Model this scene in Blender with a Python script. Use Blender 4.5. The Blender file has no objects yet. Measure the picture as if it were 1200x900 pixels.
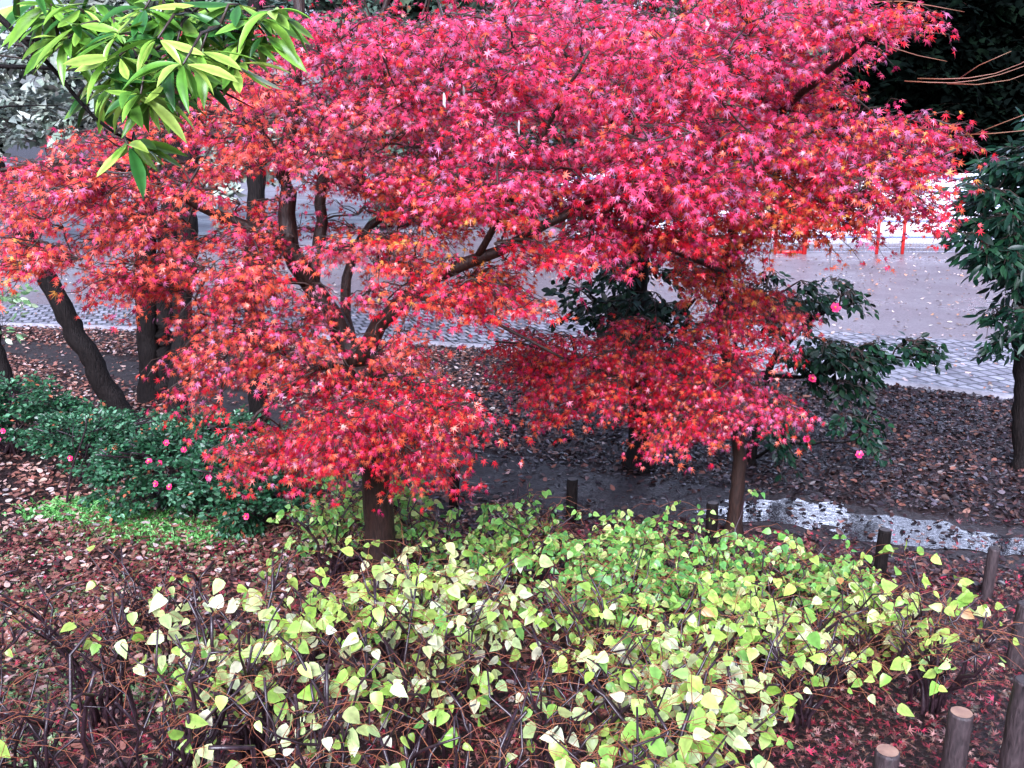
import bpy, math, random
import numpy as np
from mathutils import Vector
R = math.radians
rng = np.random.default_rng(7)
random.seed(7)
scene = bpy.context.scene
COL = scene.collection

# ------------------------------------------------------------ camera
F = 1150.0; PITCH = math.atan(300/1150.0); CH = 3.0
cam = bpy.data.cameras.new('camera'); cam.sensor_width = 36; cam.lens = 36*F/1200
cam.clip_start = 0.05; cam.clip_end = 2000
co = bpy.data.objects.new('camera', cam); COL.objects.link(co)
co.location = (0, 0, CH); co.rotation_euler = (R(90)-PITCH, 0, 0)
scene.camera = co

# ------------------------------------------------------------ light
SUN_EL, SUN_AZ = R(38), R(190)          # azimuth clockwise from +Y
w = bpy.data.worlds.new('World'); scene.world = w; w.use_nodes = True
nt = w.node_tree; bg = nt.nodes['Background']
sky = nt.nodes.new('ShaderNodeTexSky'); sky.sky_type = 'NISHITA'; sky.sun_disc = False
sky.sun_elevation = SUN_EL; sky.sun_rotation = SUN_AZ
sky.air_density = 1.0; sky.dust_density = 4.0; sky.ozone_density = 1.0
hs = nt.nodes.new('ShaderNodeHueSaturation'); hs.inputs['Saturation'].default_value = 0.55
nt.links.new(sky.outputs[0], hs.inputs['Color']); 
# bright patch added to the sky ahead to whiten the puddle reflections
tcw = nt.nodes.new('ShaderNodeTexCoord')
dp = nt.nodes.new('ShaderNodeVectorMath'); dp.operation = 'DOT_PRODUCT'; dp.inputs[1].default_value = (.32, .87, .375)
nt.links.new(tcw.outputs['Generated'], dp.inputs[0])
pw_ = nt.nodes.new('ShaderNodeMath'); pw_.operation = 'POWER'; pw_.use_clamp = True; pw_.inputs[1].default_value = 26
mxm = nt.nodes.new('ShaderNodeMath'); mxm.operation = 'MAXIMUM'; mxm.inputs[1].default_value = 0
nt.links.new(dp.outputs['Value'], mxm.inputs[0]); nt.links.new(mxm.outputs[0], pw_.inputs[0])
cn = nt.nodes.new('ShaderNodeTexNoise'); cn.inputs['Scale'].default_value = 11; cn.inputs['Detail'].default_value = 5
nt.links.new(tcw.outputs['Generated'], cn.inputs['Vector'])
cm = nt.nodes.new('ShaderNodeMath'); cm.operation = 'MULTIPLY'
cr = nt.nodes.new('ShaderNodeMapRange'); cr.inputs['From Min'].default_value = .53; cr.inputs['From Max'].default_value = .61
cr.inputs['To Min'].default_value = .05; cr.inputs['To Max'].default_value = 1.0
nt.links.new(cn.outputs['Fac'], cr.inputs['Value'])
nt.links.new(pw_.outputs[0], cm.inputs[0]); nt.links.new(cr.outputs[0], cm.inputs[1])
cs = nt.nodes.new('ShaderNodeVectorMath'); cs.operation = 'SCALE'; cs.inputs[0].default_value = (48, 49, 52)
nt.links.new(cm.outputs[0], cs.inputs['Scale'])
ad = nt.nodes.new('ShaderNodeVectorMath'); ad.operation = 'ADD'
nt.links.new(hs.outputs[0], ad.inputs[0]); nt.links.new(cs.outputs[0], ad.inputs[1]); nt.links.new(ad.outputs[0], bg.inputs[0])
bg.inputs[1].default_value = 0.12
sl = bpy.data.lights.new('sun', 'SUN'); sl.energy = 2.7; sl.angle = R(30); sl.color = (1, .96, .9)
so = bpy.data.objects.new('sun', sl); COL.objects.link(so)
sd = Vector((math.sin(SUN_AZ)*math.cos(SUN_EL), math.cos(SUN_AZ)*math.cos(SUN_EL), math.sin(SUN_EL)))
so.rotation_euler = (-sd).to_track_quat('-Z', 'Y').to_euler(); so.location = (0, -5, 20)
vs = scene.view_settings
vs.view_transform = 'Standard'; vs.look = 'None'; vs.gamma = 1; vs.use_curve_mapping = False
vs.exposure = 1.3
vs.use_white_balance = True; vs.white_balance_temperature = 5400; vs.white_balance_tint = 20

# ------------------------------------------------------------ layout helpers
def at(px, py, Y):
    """world point at photo pixel (1200x900) and world distance Y ahead"""
    u = (px-600)/F; v = (450-py)/F
    c, s = math.cos(PITCH), math.sin(PITCH)
    d = np.array([u, c+v*s, -s+v*c]); t = Y/d[1]
    return np.array([d[0]*t, Y, CH+d[2]*t])
def gz(x, y):
    t = np.clip(np.asarray(y, float)/6.0, -1, 1)
    return 1.4*np.power(np.clip(1-t, 0, 2), 1.6)
def G(px, py):
    """ground point seen at photo pixel"""
    Y = 1.5
    while Y < 80:
        p = at(px, py, Y)
        if p[2] <= gz(p[0], Y): return np.array([p[0], Y, float(gz(p[0], Y))])
        Y += 0.01
    return at(px, py, 80)

# ------------------------------------------------------------ materials
def mat(name):
    m = bpy.data.materials.new(name); m.use_nodes = True
    return m, m.node_tree, m.node_tree.nodes['Principled BSDF']
def ramp(nt, fac, stops, interp='LINEAR'):
    r = nt.nodes.new('ShaderNodeValToRGB'); r.color_ramp.interpolation = interp
    el = r.color_ramp.elements
    while len(el) < len(stops): el.new(0.5)
    for e, (p, c) in zip(el, stops): e.position = p; e.color = (*c, 1)
    nt.links.new(fac, r.inputs[0]); return r.outputs[0]
def noise(nt, scale, detail=4, rough=.55, dist=0, vec=None, stretch=None):
    n = nt.nodes.new('ShaderNodeTexNoise'); n.inputs['Scale'].default_value = scale
    n.inputs['Detail'].default_value = detail; n.inputs['Roughness'].default_value = rough
    n.inputs['Distortion'].default_value = dist
    if vec is None:
        tc = nt.nodes.new('ShaderNodeNewGeometry'); vec = tc.outputs['Position']
    if stretch:
        mp = nt.nodes.new('ShaderNodeMapping'); mp.inputs['Scale'].default_value = stretch
        nt.links.new(vec, mp.inputs[0]); vec = mp.outputs[0]
    nt.links.new(vec, n.inputs['Vector']); return n.outputs['Fac']
def bump(nt, b, h, strength, dist):
    n = nt.nodes.new('ShaderNodeBump'); n.inputs['Strength'].default_value = strength
    n.inputs['Distance'].default_value = dist; nt.links.new(h, n.inputs['Height'])
    nt.links.new(n.outputs[0], b.inputs['Normal'])
def simple(name, c, rough=.6, var=None, scale=20, bmp=0, metal=0, stretch=None, spec=.5):
    m, nt, b = mat(name)
    b.inputs['Roughness'].default_value = rough; b.inputs['Metallic'].default_value = metal
    b.inputs['Specular IOR Level'].default_value = spec
    f = noise(nt, scale, stretch=stretch)
    c2 = var or tuple(k*.7 for k in c)
    nt.links.new(ramp(nt, f, [(.3, c2), (.7, c)]), b.inputs['Base Color'])
    if bmp: bump(nt, b, f, .8, bmp)
    return m
def leafmat(name, rough=.35, trans=.35, spec=.5, tint=1.0):
    """two sided leaf: every leaf carries its own pigment in the colour attribute"""
    m, nt, b = mat(name)
    a = nt.nodes.new('ShaderNodeAttribute'); a.attribute_name = 'pigment'
    n = noise(nt, 60, 2)
    mul = nt.nodes.new('ShaderNodeMix'); mul.data_type = 'RGBA'; mul.blend_type = 'MULTIPLY'
    mul.inputs[0].default_value = .5
    nt.links.new(a.outputs['Color'], mul.inputs[6])
    nt.links.new(ramp(nt, n, [(.35, (.6, .6, .6)), (.6, (1, 1, 1))]), mul.inputs[7])
    nt.links.new(mul.outputs[2], b.inputs['Base Color'])
    b.inputs['Roughness'].default_value = rough; b.inputs['Specular IOR Level'].default_value = spec
    t = nt.nodes.new('ShaderNodeBsdfTranslucent'); nt.links.new(mul.outputs[2], t.inputs[0])
    mx = nt.nodes.new('ShaderNodeMixShader'); mx.inputs[0].default_value = trans
    nt.links.new(b.outputs[0], mx.inputs[1]); nt.links.new(t.outputs[0], mx.inputs[2])
    nt.links.new(mx.outputs[0], nt.nodes['Material Output'].inputs['Surface'])
    return m
M = {}
M['maple'] = leafmat('maple_leaf', .32, .42, .6)
M['green'] = leafmat('glossy_leaf', .3, .2, .4)
M['camleaf'] = leafmat('leathery_leaf', .35, .05, .25)
M['soft'] = leafmat('soft_leaf', .36, .35, .5)
M['dark'] = leafmat('dark_leaf', .5, .1, .2)
M['conifer'] = leafmat('conifer_needles', .8, .02, .02)
M['litter'] = leafmat('wet_fallen_leaf', .4, .05, .4)
M['bark'] = simple('wet_bark', (.014, .010, .009), .7, (.004, .003, .003), 18, .02, stretch=(4, 4, .8), spec=.15)
M['bark2'] = simple('maple_bark', (.042, .021, .015), .5, (.012, .007, .006), 30, .008, stretch=(3, 3, .6), spec=.3)
M['twig'] = simple('twig_bark', (.06, .035, .025), .45, (.02, .012, .01), 30, 0)
M['stem'] = simple('shrub_stem', (.042, .022, .028), .32, (.012, .006, .009), 40, .003)
M['shoot'] = simple('shrub_shoot', (.32, .12, .04), .4, (.16, .04, .03), 9, 0)
M['paletwig'] = simple('pale_twig', (.22, .12, .06), .4, (.2, .05, .03), 8, 0)
M['logbark'] = simple('log_bark', (.06, .04, .042), .6, (.015, .010, .011), 25, .01, stretch=(3, 3, .7))
M['cutdark'] = simple('wet_cut_wood', (.05, .035, .03), .5, (.025, .018, .018), 25, .001)
M['cut'] = simple('cut_wood', (.33, .20, .13), .5, (.20, .11, .075), 25, .001)
M['red'] = simple('red_paint', (.75, .03, .02), .35, (.6, .02, .02), 6)
M['wire'] = simple('galvanised_wire', (.38, .40, .5), .4, (.3, .32, .42), 5)
M['concrete'] = simple('pale_concrete', (.8, .8, .82), .6, (.68, .68, .72), 2)
M['petal'] = simple('pink_petal', (.8, .03, .18), .45, (.65, .02, .12), 30)
M['stamen'] = simple('stamen', (.8, .5, .05), .5)

# ------------------------------------------------------------ object helpers
def link(name, me, m, parent=None):
    o = bpy.data.objects.new(name, me); COL.objects.link(o)
    if m is not None: me.materials.append(m)
    if parent is not None: o.parent = parent
    return o
def tag(o, label=None, cat=None, group=None, kind=None):
    if label: o['label'] = label
    if cat: o['category'] = cat
    if group: o['group'] = group
    if kind: o['kind'] = kind
    return o
def thing(name, label, cat, group=None, loc=(0, 0, 0)):
    o = bpy.data.objects.new(name, None); COL.objects.link(o); o.empty_display_size = .2
    o.location = [float(v) for v in loc]
    bpy.context.view_layer.update()
    return tag(o, label, cat, group)
def npmesh(name, V, faces_flat, counts, col=None, smooth=False):
    me = bpy.data.meshes.new(name)
    V = np.ascontiguousarray(V, np.float32); n = len(V)
    me.vertices.add(n); me.vertices.foreach_set('co', V.ravel())
    me.loops.add(len(faces_flat)); me.loops.foreach_set('vertex_index', np.ascontiguousarray(faces_flat, np.int32))
    me.polygons.add(len(counts))
    st = np.zeros(len(counts), np.int32); st[1:] = np.cumsum(counts)[:-1]
    me.polygons.foreach_set('loop_start', st)
    me.polygons.foreach_set('loop_total', np.ascontiguousarray(counts, np.int32))
    if smooth: me.polygons.foreach_set('use_smooth', np.ones(len(counts), bool))
    me.update(calc_edges=True)
    if col is not None:
        a = me.color_attributes.new('pigment', 'FLOAT_COLOR', 'POINT')
        c = np.ones((n, 4), np.float32); c[:, :3] = col; a.data.foreach_set('color', c.ravel())
    return me
def local(V, parent):
    if parent is not None: V = V-np.array(parent.location)[None]
    return V
def norm(v): return v/np.maximum(np.linalg.norm(v, axis=-1, keepdims=True), 1e-9)
def frames(tip, nrm):
    t = norm(tip); x = norm(np.cross(t, nrm)); n = np.cross(x, t)
    return np.stack([x, t, n], -1)          # columns
def leaves(name, tpl, P, tip, nrm, S, C, m, parent=None, curl=2.2, vein=.8):
    TV, TF = tpl; k = len(TV); n = len(P)
    Rm = frames(np.asarray(tip), np.asarray(nrm))
    TVn = np.repeat(TV[None], n, 0)
    if curl:
        TVn[:, :, 2] *= rng.uniform(-.6*curl/2.2, curl, (n, 1))
        if curl > 1.5:
            TVn[:, :, 0] *= rng.uniform(.55, 1.05, (n, 1))
            TVn += rng.normal(0, .035, TVn.shape)*(np.abs(TV[None]).sum(-1, keepdims=True) > .3)
        else:
            TVn[:, :, 0] *= rng.uniform(.78, 1.08, (n, 1))
            TVn[:, :, 0] += TVn[:, :, 1]**2*rng.normal(0, .08, (n, 1))
    V = np.einsum('nij,nkj->nki', Rm, TVn)*np.asarray(S)[:, None, None]+np.asarray(P)[:, None, :]
    ff = np.concatenate([np.array(f) for f in TF]); cnt = np.array([len(f) for f in TF])
    FF = (ff[None, :]+(np.arange(n)*k)[:, None]).ravel(); CN = np.tile(cnt, n)
    CC = np.repeat(np.asarray(C), k, 0)
    if k % 3 == 0 and k > 15:      # pigment differs between the midrib and the margin
        f_ = np.ones(k); f_[1::3] = vein; f_[0::3] = f_[2::3] = 1.12; CC = np.clip(CC*np.tile(f_, n)[:, None], 0, .95)
    me = npmesh(name, local(V.reshape(-1, 3), parent), FF, CN, CC, smooth=len(TV) % 3 == 0 and len(TV) > 15)
    return link(name, me, m, parent)
def tubes(name, lines, m, parent=None, sides=5, cap=True, smooth=True, jitter=0):
    """lines: list of (points Nx3, radii N)"""
    Vs, Fs, Cn, off = [], [], [], 0
    a = np.arange(sides)*2*math.pi/sides; ca, sa = np.cos(a), np.sin(a)
    for pts, rad in lines:
        pts = np.asarray(pts, float); rad = np.asarray(rad, float); n = len(pts)
        if n < 2: continue
        d = np.gradient(pts, axis=0); d = norm(d)
        ref = np.array([0, 0, 1.]) if abs(d[0, 2]) < .9 else np.array([1., 0, 0])
        x = norm(np.cross(d, ref)); y = np.cross(d, x)
        rr = rad[:, None]*np.ones((1, sides))
        if jitter: rr = rr*(1+jitter*(rng.random((n, sides))-.5))
        ring = pts[:, None, :]+(x[:, None, :]*ca[None, :, None]+y[:, None, :]*sa[None, :, None])*rr[:, :, None]
        Vs.append(ring.reshape(-1, 3))
        i = np.arange(n-1)[:, None]*sides; j = np.arange(sides)[None]; j2 = (j+1) % sides
        q = np.stack([i+j, i+j2, i+sides+j2, i+sides+j], -1).reshape(-1)+off
        Fs.append(q); Cn.append(np.full((n-1)*sides, 4))
        if cap:
            Fs.append(np.arange(sides)[::-1]+off); Fs.append(np.arange(sides)+off+(n-1)*sides); Cn.append(np.array([sides, sides]))
        off += n*sides
    me = npmesh(name, local(np.concatenate(Vs), parent), np.concatenate(Fs), np.concatenate(Cn), smooth=smooth)
    return link(name, me, m, parent)
def boxes(name, bs, m, parent=None):
    Vs, Fs, off = [], [], 0
    for (x0, x1, y0, y1, z0, z1) in bs:
        Vs.append([(x, y, z) for z in (z0, z1) for y in (y0, y1) for x in (x0, x1)])
        Fs.append(np.array([0, 2, 3, 1, 4, 5, 7, 6, 0, 1, 5, 4, 2, 6, 7, 3, 0, 4, 6, 2, 1, 3, 7, 5])+off); off += 8
    me = npmesh(name, local(np.array(Vs, float).reshape(-1, 3), parent), np.concatenate(Fs), np.full(6*len(bs), 4))
    return link(name, me, m, parent)
def spline(pts, rad, step=.08):
    pts = np.asarray(pts, float); rad = np.asarray(rad, float)
    L = np.r_[0, np.cumsum(np.linalg.norm(np.diff(pts, axis=0), axis=1))]
    n = max(3, int(L[-1]/step)); out = []; ro = []
    P = np.vstack([2*pts[0]-pts[1], pts, 2*pts[-1]-pts[-2]])
    for s in np.linspace(0, L[-1], n):
        i = min(np.searchsorted(L, s, side='right')-1, len(pts)-2); t = (s-L[i])/max(L[i+1]-L[i], 1e-9)
        p0, p1, p2, p3 = P[i], P[i+1], P[i+2], P[i+3]
        out.append(.5*((2*p1)+(-p0+p2)*t+(2*p0-5*p1+4*p2-p3)*t*t+(-p0+3*p1-3*p2+p3)*t**3))
        ro.append(rad[i]*(1-t)+rad[i+1]*t)
    return np.array(out), np.array(ro)

# ------------------------------------------------------------ leaf templates
def maple_tpl(lobes=7):
    ang = [-128, -82, -40, 0, 40, 82, 128]; ln = [.42, .78, .95, 1.05, .95, .78, .42]
    if lobes == 5: ang = ang[1:-1]; ln = ln[1:-1]
    V = [(0, 0, 0)]; F_ = []
    def pt(a, r, z): return (math.sin(R(a))*r, math.cos(R(a))*r, z)
    notch = [ang[0]-24]+[(a+b)/2 for a, b in zip(ang, ang[1:])]+[ang[-1]+24]
    N = []
    for a in notch: V.append(pt(a, .27, .035)); N.append(len(V)-1)
    for i, (a, l) in enumerate(zip(ang, ln)):
        V.append(pt(a, l, -.22*l*l)); t = len(V)-1
        F_.append((0, N[i+1], t, N[i]))
    return np.array(V)*.5, F_
MAPLE = maple_tpl()
MAPLE5 = maple_tpl(5)
def oval_tpl(wd, pts, fold=.12, droop=.15):
    """half outline pts: (x/width, y) from base to tip"""
    V = [(0, 0, 0)]; L = [0]; Rr = [0]
    for (x, y) in pts:
        V.append((-x*wd, y, abs(x)*wd*fold*2-droop*y*y)); L.append(len(V)-1)
        V.append((x*wd, y, abs(x)*wd*fold*2-droop*y*y)); Rr.append(len(V)-1)
    V.append((0, .55, -droop*.3)); mid = len(V)-1
    V.append((0, 1, -droop)); t = len(V)-1
    return np.array(V), [tuple([mid]+[0]+Rr[1:]+[t]), tuple([mid, t]+L[1:][::-1]+[0])]
def grid_tpl(wd, prof, fold=.15, droop=.2, ns=6):
    V = []; F_ = []
    ys_ = np.linspace(0, 1, ns+1)
    for i, yv in enumerate(ys_):
        x = np.interp(yv, *prof)*wd; z = -droop*yv*yv
        yy_ = yv-(.08 if (i == 1 and prof[1][1] > .8) else 0)
        V += [(-x, yy_, z+x*fold), (0, yv, z), (x, yy_, z+x*fold)]
    for i in range(ns):
        a = 3*i; F_ += [(a, a+1, a+4, a+3), (a+1, a+2, a+5, a+4)]
    return np.array(V), F_
HEART0 = oval_tpl(.36, [(.55, -.05), (1, .18), (.92, .45), (.5, .75)], .25, .25)
OVAL = oval_tpl(.30, [(.6, .12), (1, .4), (.75, .7)], .2, .15)
HEART = grid_tpl(.40, ([0, .12, .3, .5, .75, .92, 1], [.35, .9, 1, .85, .45, .14, 0]), .35, .3, 6)
LONG0 = oval_tpl(.17, [(.5, .15), (1, .45), (.7, .75)], .35, .22)
LONG = grid_tpl(.16, ([0, .2, .5, .8, 1], [.1, .7, 1, .6, 0]), .3, .35, 5)
NEARL = grid_tpl(.13, ([0, .1, .3, .55, .8, .93, 1], [.08, .35, .8, 1, .65, .25, 0]), .45, .3, 9)
SLIM = oval_tpl(.14, [(.6, .15), (1, .45), (.6, .78)], .3, .3)
CLUMP = (np.array([(0, 0, 0), (-.3, .3, .1), (-.15, .7, 0), (-.45, .9, -.1), (0, 1, -.1), (.15, .7, .05), (.5, .75, 0), (.3, .3, .1)]),
         [(0, 7, 5, 2, 1), (2, 3, 4), (4, 5, 2), (5, 7, 6)])

# ------------------------------------------------------------ pigments
def pig(fam, n):
    """fam = list of (weight, (r,g,b)) -> n varied colours"""
    wts = np.array([f[0] for f in fam], float); wts /= wts.sum()
    idx = rng.choice(len(fam), n, p=wts)
    c = np.array([f[1] for f in fam])[idx]
    return np.clip(c*(1+.3*(rng.random((n, 1))-.5)+.14*(rng.random((n, 3))-.5)), .001, .95)
CR, PK, OR_, MG, GD, LV = (.68, .014, .03), (.90, .065, .175), (.78, .13, .045), (.34, .012, .07), (.8, .36, .06), (.56, .17, .33)
FAM = {
 'pink': [(6, PK), (2.5, CR), (2.5, LV), (1, OR_), (1, MG)],
 'dusty': [(4, (.78, .16, .16)), (3, (.58, .21, .33)), (3, PK), (2, OR_), (1.5, MG), (1, CR)],
 'crimson': [(5, CR), (1.5, PK), (2, MG), (2, OR_)],
 'mix': [(3, CR), (3, PK), (2, OR_), (2, MG), (1.6, LV), (.4, GD)],
 'orange': [(4, OR_), (3, CR), (1.5, PK), (1, GD)],
 'salmon': [(4, (.80, .12, .085)), (3, OR_), (2, PK), (1.5, MG), (.8, LV), (1, CR)],
 'camellia': [(5, (.005, .016, .008)), (2, (.012, .04, .016)), (1, (.01, .03, .02))],
 'sasanqua': [(5, (.02, .07, .03)), (3, (.035, .13, .05)), (2, (.12, .28, .15)), (.2, (.5, .16, .08))],
 'bright': [(4, (.24, .46, .05)), (3, (.14, .32, .035)), (2, (.42, .62, .10)), (2, (.05, .17, .03))],
 'hang': [(4, (.006, .026, .014)), (2, (.016, .055, .022))],
 'black': [(4, (.002, .004, .003)), (1, (.004, .009, .005))],
 'belt': [(4, (.07, .12, .085)), (2, (.12, .17, .11)), (1, (.16, .18, .15))],
 'greygreen': [(3, (.34, .40, .32)), (2, (.46, .5, .42)), (1, (.2, .25, .2))],  # foliage that is itself pale grey green
 'bpale': [(5, (.56, .68, .26)), (3, (.42, .64, .11)), (2.5, (.70, .72, .46)), (.6, (.2, .42, .08)), (1, (.38, .62, .08))],
 'byel': [(5, (.50, .70, .13)), (3, (.33, .58, .09)), (2, (.7, .78, .35)), (.05, (.6, .3, .1))],
 'bgreen': [(5, (.20, .45, .08)), (3, (.33, .56, .1)), (2, (.12, .33, .07)), (1.5, (.6, .7, .22))],
}

# ------------------------------------------------------------ generic branching foliage
def grow(limbs, centers, dirs, fams, tpl, size, m_leaf, m_twig, parent, root,
         nt=6, nodes=5, tl=.3, droop=.35, face=.5, curl=2.2, crown='crown', br='branches', twig_r=.004, sides=4,
         drip=.5, pet=.035, single=False):
    """sprays of leafy twigs at centers, joined by thin branches to the nearest limb"""
    pool = np.concatenate([l[0] for l in limbs])
    n = len(centers)
    d0 = np.array([np.min(np.linalg.norm(pool-c, axis=1)) for c in centers])
    order = np.argsort(d0)
    lines = []; Lp, Lt, Ln, Ls, Lc = [], [], [], [], []
    view = np.array([0, -1., .35])
    for i in order:
        c = centers[i]; dr = norm(dirs[i]); hub = c-dr*tl*.6
        dd = np.linalg.norm(pool-hub, axis=1); j = np.argmin(dd); a = pool[j]
        if dd[j] > .04:
            mid = (a+hub)/2+rng.normal(0, .05*dd[j], 3)+np.array([0, 0, .08*dd[j]])
            k = max(4, int(dd[j]/.1)); t = np.linspace(0, 1, k)[:, None]
            cv = (1-t)**2*a+2*t*(1-t)*mid+t*t*hub
            cv[1:-1] += rng.normal(0, .008, (k-2, 3))
            r0 = twig_r*(1.3+1.6*min(dd[j], 1.5))
            lines.append((cv, np.linspace(r0, twig_r, k)))
            pool = np.concatenate([pool, cv[1:]])
        fam = FAM[fams[i]]
        pshift = 1+.25*(rng.random()-.5)
        for q in range(nt):
            th = rng.uniform(-1.25, 1.25)
            side = norm(np.cross(dr, [0, 0, 1.])); d = norm(dr*math.cos(th)+side*math.sin(th)+np.array([0, 0, rng.normal(0, .22)]))
            L = tl*rng.uniform(.6, 1.3); k = nodes+1
            t = np.linspace(0, 1, k)[:, None]
            tw = hub+d*L*t+np.array([0, 0, -droop*L])*t*t+np.array([0, 0, .15*L])*t
            tw[1:] += rng.normal(0, .012, (k-1, 3))
            lines.append((tw, np.linspace(twig_r*.8, twig_r*.35, k)))
            for nd in range(1, k):
                s2 = norm(np.cross(d, [0, 0, 1.]))
                for sg in ((-1, 1) if not single else (random.choice((-1, 1)),)):
                    tip = d*.6+s2*sg*rng.uniform(.5, 1.1)+np.array([0, 0, -drip*rng.uniform(.2, 1.8)])+rng.normal(0, .25, 3)
                    tip = norm(tip)
                    Lp.append(tw[nd]+tip*pet*rng.uniform(.6, 1.4)); Lt.append(tip)
            tip = norm(d+np.array([0, 0, -drip*.8])); Lp.append(tw[-1]+tip*pet*.5); Lt.append(tip)
        m_ = len(Lp)-sum(len(x) for x in Lc)
        nn = np.array([0, 0, 1.])[None]*(1-face)+view[None]*face+rng.normal(0, .5, (m_, 3))
        Ln.append(nn); Ls.append(size*rng.uniform(.65, 1.2, m_)); Lc.append(np.clip(pig(fam, m_)*pshift, 0, .95))
    tubes(br, lines, m_twig, parent, sides=sides, cap=False)
    return leaves(crown, tpl, np.array(Lp), np.array(Lt), np.concatenate(Ln), np.concatenate(Ls), np.concatenate(Lc), m_leaf, parent, curl if tpl is MAPLE else 1.2)
def px_blobs(blobs, root):
    """blobs: (px, py, rx, ry, Y, dY, n, fam) ellipses at real distances"""
    C, D, Fm = [], [], []
    for (px, py, rx, ry, Y, dY, n, fam) in blobs:
        for _ in range(n):
            r = math.sqrt(rng.random()); a = rng.uniform(0, 2*math.pi); q = rng.uniform(-1, 1)
            c = at(px+rx*r*math.cos(a), py+ry*r*math.sin(a), Y+dY*q)
            C.append(c); d = c-root; d[2] *= .25; D.append(norm(d)+rng.normal(0, .35, 3)*np.array([1, 1, .4])); Fm.append(fam)
    return np.array(C), np.array(D), Fm
def world_blobs(blobs, root, shell=.5):
    C, D, Fm = [], [], []
    for (x, y, z, rx, ry, rz, n, fam) in blobs:
        for _ in range(n):
            v = norm(rng.normal(0, 1, 3)); v[2] = abs(v[2]) if rng.random() < .8 else v[2]
            r = shell+(1-shell)*rng.random()**.5
            c = np.array([x, y, z])+v*r*np.array([rx, ry, rz]); C.append(c)
            D.append(v+rng.normal(0, .3, 3)); Fm.append(fam)
    return np.array(C), np.array(D), Fm

# ------------------------------------------------------------ terrain
def sheet(name, xs, ys, dz, m, kind='structure', mask=None):
    X, Y = np.meshgrid(xs, ys); Z = gz(X, Y)+dz
    V = np.stack([X, Y, Z], -1).reshape(-1, 3); nx = len(xs); ny = len(ys)
    i = np.arange(ny-1)[:, None]*nx; j = np.arange(nx-1)[None]
    q = np.stack([i+j, i+j+1, i+nx+j+1, i+nx+j], -1).reshape(-1)
    o = link(name, npmesh(name, V, q, np.full((nx-1)*(ny-1), 4), smooth=True), m); o['kind'] = kind; return o
def strip(name, A, B, dz, m, sub=4):
    """ribbon between two polylines given as lists of (x,y)"""
    A = np.array(A, float); B = np.array(B, float); n = len(A); V = []
    for k in range(sub+1):
        P = A+(B-A)*k/sub; V.append(np.c_[P, gz(P[:, 0], P[:, 1])+dz])
    V = np.concatenate(V); i = np.arange(sub)[:, None]*n; j = np.arange(n-1)[None]
    q = np.stack([i+j, i+j+1, i+n+j+1, i+n+j], -1).reshape(-1)
    o = link(name, npmesh(name, V, q, np.full(sub*(n-1), 4), smooth=True), m); o['kind'] = 'structure'; return o
def smooth2(pts, n=60):
    p, _ = spline(np.c_[np.array(pts, float), np.zeros(len(pts))], np.ones(len(pts)), 1e-9+np.sum(np.linalg.norm(np.diff(np.array(pts), axis=0), axis=1))/n)
    return p[:, :2]

m, nt_, b = mat('damp_soil')
f = noise(nt_, 6, 6); f2 = noise(nt_, 45, 4)
nt_.links.new(ramp(nt_, f2, [(.3, (.008, .005, .006)), (.5, (.022, .013, .013)), (.7, (.045, .025, .024))]), b.inputs['Base Color'])
nt_.links.new(ramp(nt_, f, [(.35, (.3,)*3), (.65, (.6,)*3)]), b.inputs['Roughness'])
bump(nt_, b, f2, .9, .03); b.inputs['Specular IOR Level'].default_value = .25; M['soil'] = m
m, nt_, b = mat('wet_mud')
f = noise(nt_, 2.2, 5, .6, .4); f2 = noise(nt_, 30, 5)
nt_.links.new(ramp(nt_, f2, [(.3, (.012, .009, .010)), (.7, (.042, .032, .033))]), b.inputs['Base Color'])
nt_.links.new(ramp(nt_, f, [(.36, (.38,)*3), (.6, (.7,)*3)]), b.inputs['Roughness'])
bump(nt_, b, f2, .8, .02); b.inputs['Specular IOR Level'].default_value = .3; M['mud'] = m
m, nt_, b = mat('puddle_water')
b.inputs['Base Color'].default_value = (.02, .017, .02, 1); b.inputs['Roughness'].default_value = .03
b.inputs['IOR'].default_value = 1.4; b.inputs['Specular IOR Level'].default_value = .5
f2 = noise(nt_, 22, 3, .6, .8, stretch=(1, 1, 1)); bump(nt_, b, f2, .22, .012); M['puddle'] = m
m, nt_, b = mat('wet_plaza')
f = noise(nt_, .5, 5, .6, .3); f2 = noise(nt_, 25, 5, .7)
nt_.links.new(ramp(nt_, f2, [(.3, (.09, .07, .08)), (.5, (.16, .13, .145)), (.7, (.24, .2, .22))]), b.inputs['Base Color'])
nt_.links.new(ramp(nt_, f, [(.4, (.26,)*3), (.6, (.5,)*3)]), b.inputs['Roughness'])
bump(nt_, b, f2, .6, .015); M['plaza'] = m
m, nt_, b = mat('wet_block_paving')
tc = nt_.nodes.new('ShaderNodeNewGeometry'); mp = nt_.nodes.new('ShaderNodeMapping')
mp.inputs['Rotation'].default_value = (0, 0, R(-20)); nt_.links.new(tc.outputs['Position'], mp.inputs[0])
bk = nt_.nodes.new('ShaderNodeTexBrick'); bk.inputs['Scale'].default_value = 1; bk.inputs['Mortar Size'].default_value = .02
bk.inputs['Brick Width'].default_value = .16; bk.inputs['Row Height'].default_value = .24
bk.inputs['Color1'].default_value = (.30, .29, .34, 1); bk.inputs['Color2'].default_value = (.13, .12, .15, 1); bk.inputs['Mortar'].default_value = (.03, .028, .035, 1)
nt_.links.new(mp.outputs[0], bk.inputs[0]); nt_.links.new(bk.outputs[0], b.inputs['Base Color'])
f = noise(nt_, 3, 5); nt_.links.new(ramp(nt_, f, [(.4, (.3,)*3), (.6, (.55,)*3)]), b.inputs['Roughness'])
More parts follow.
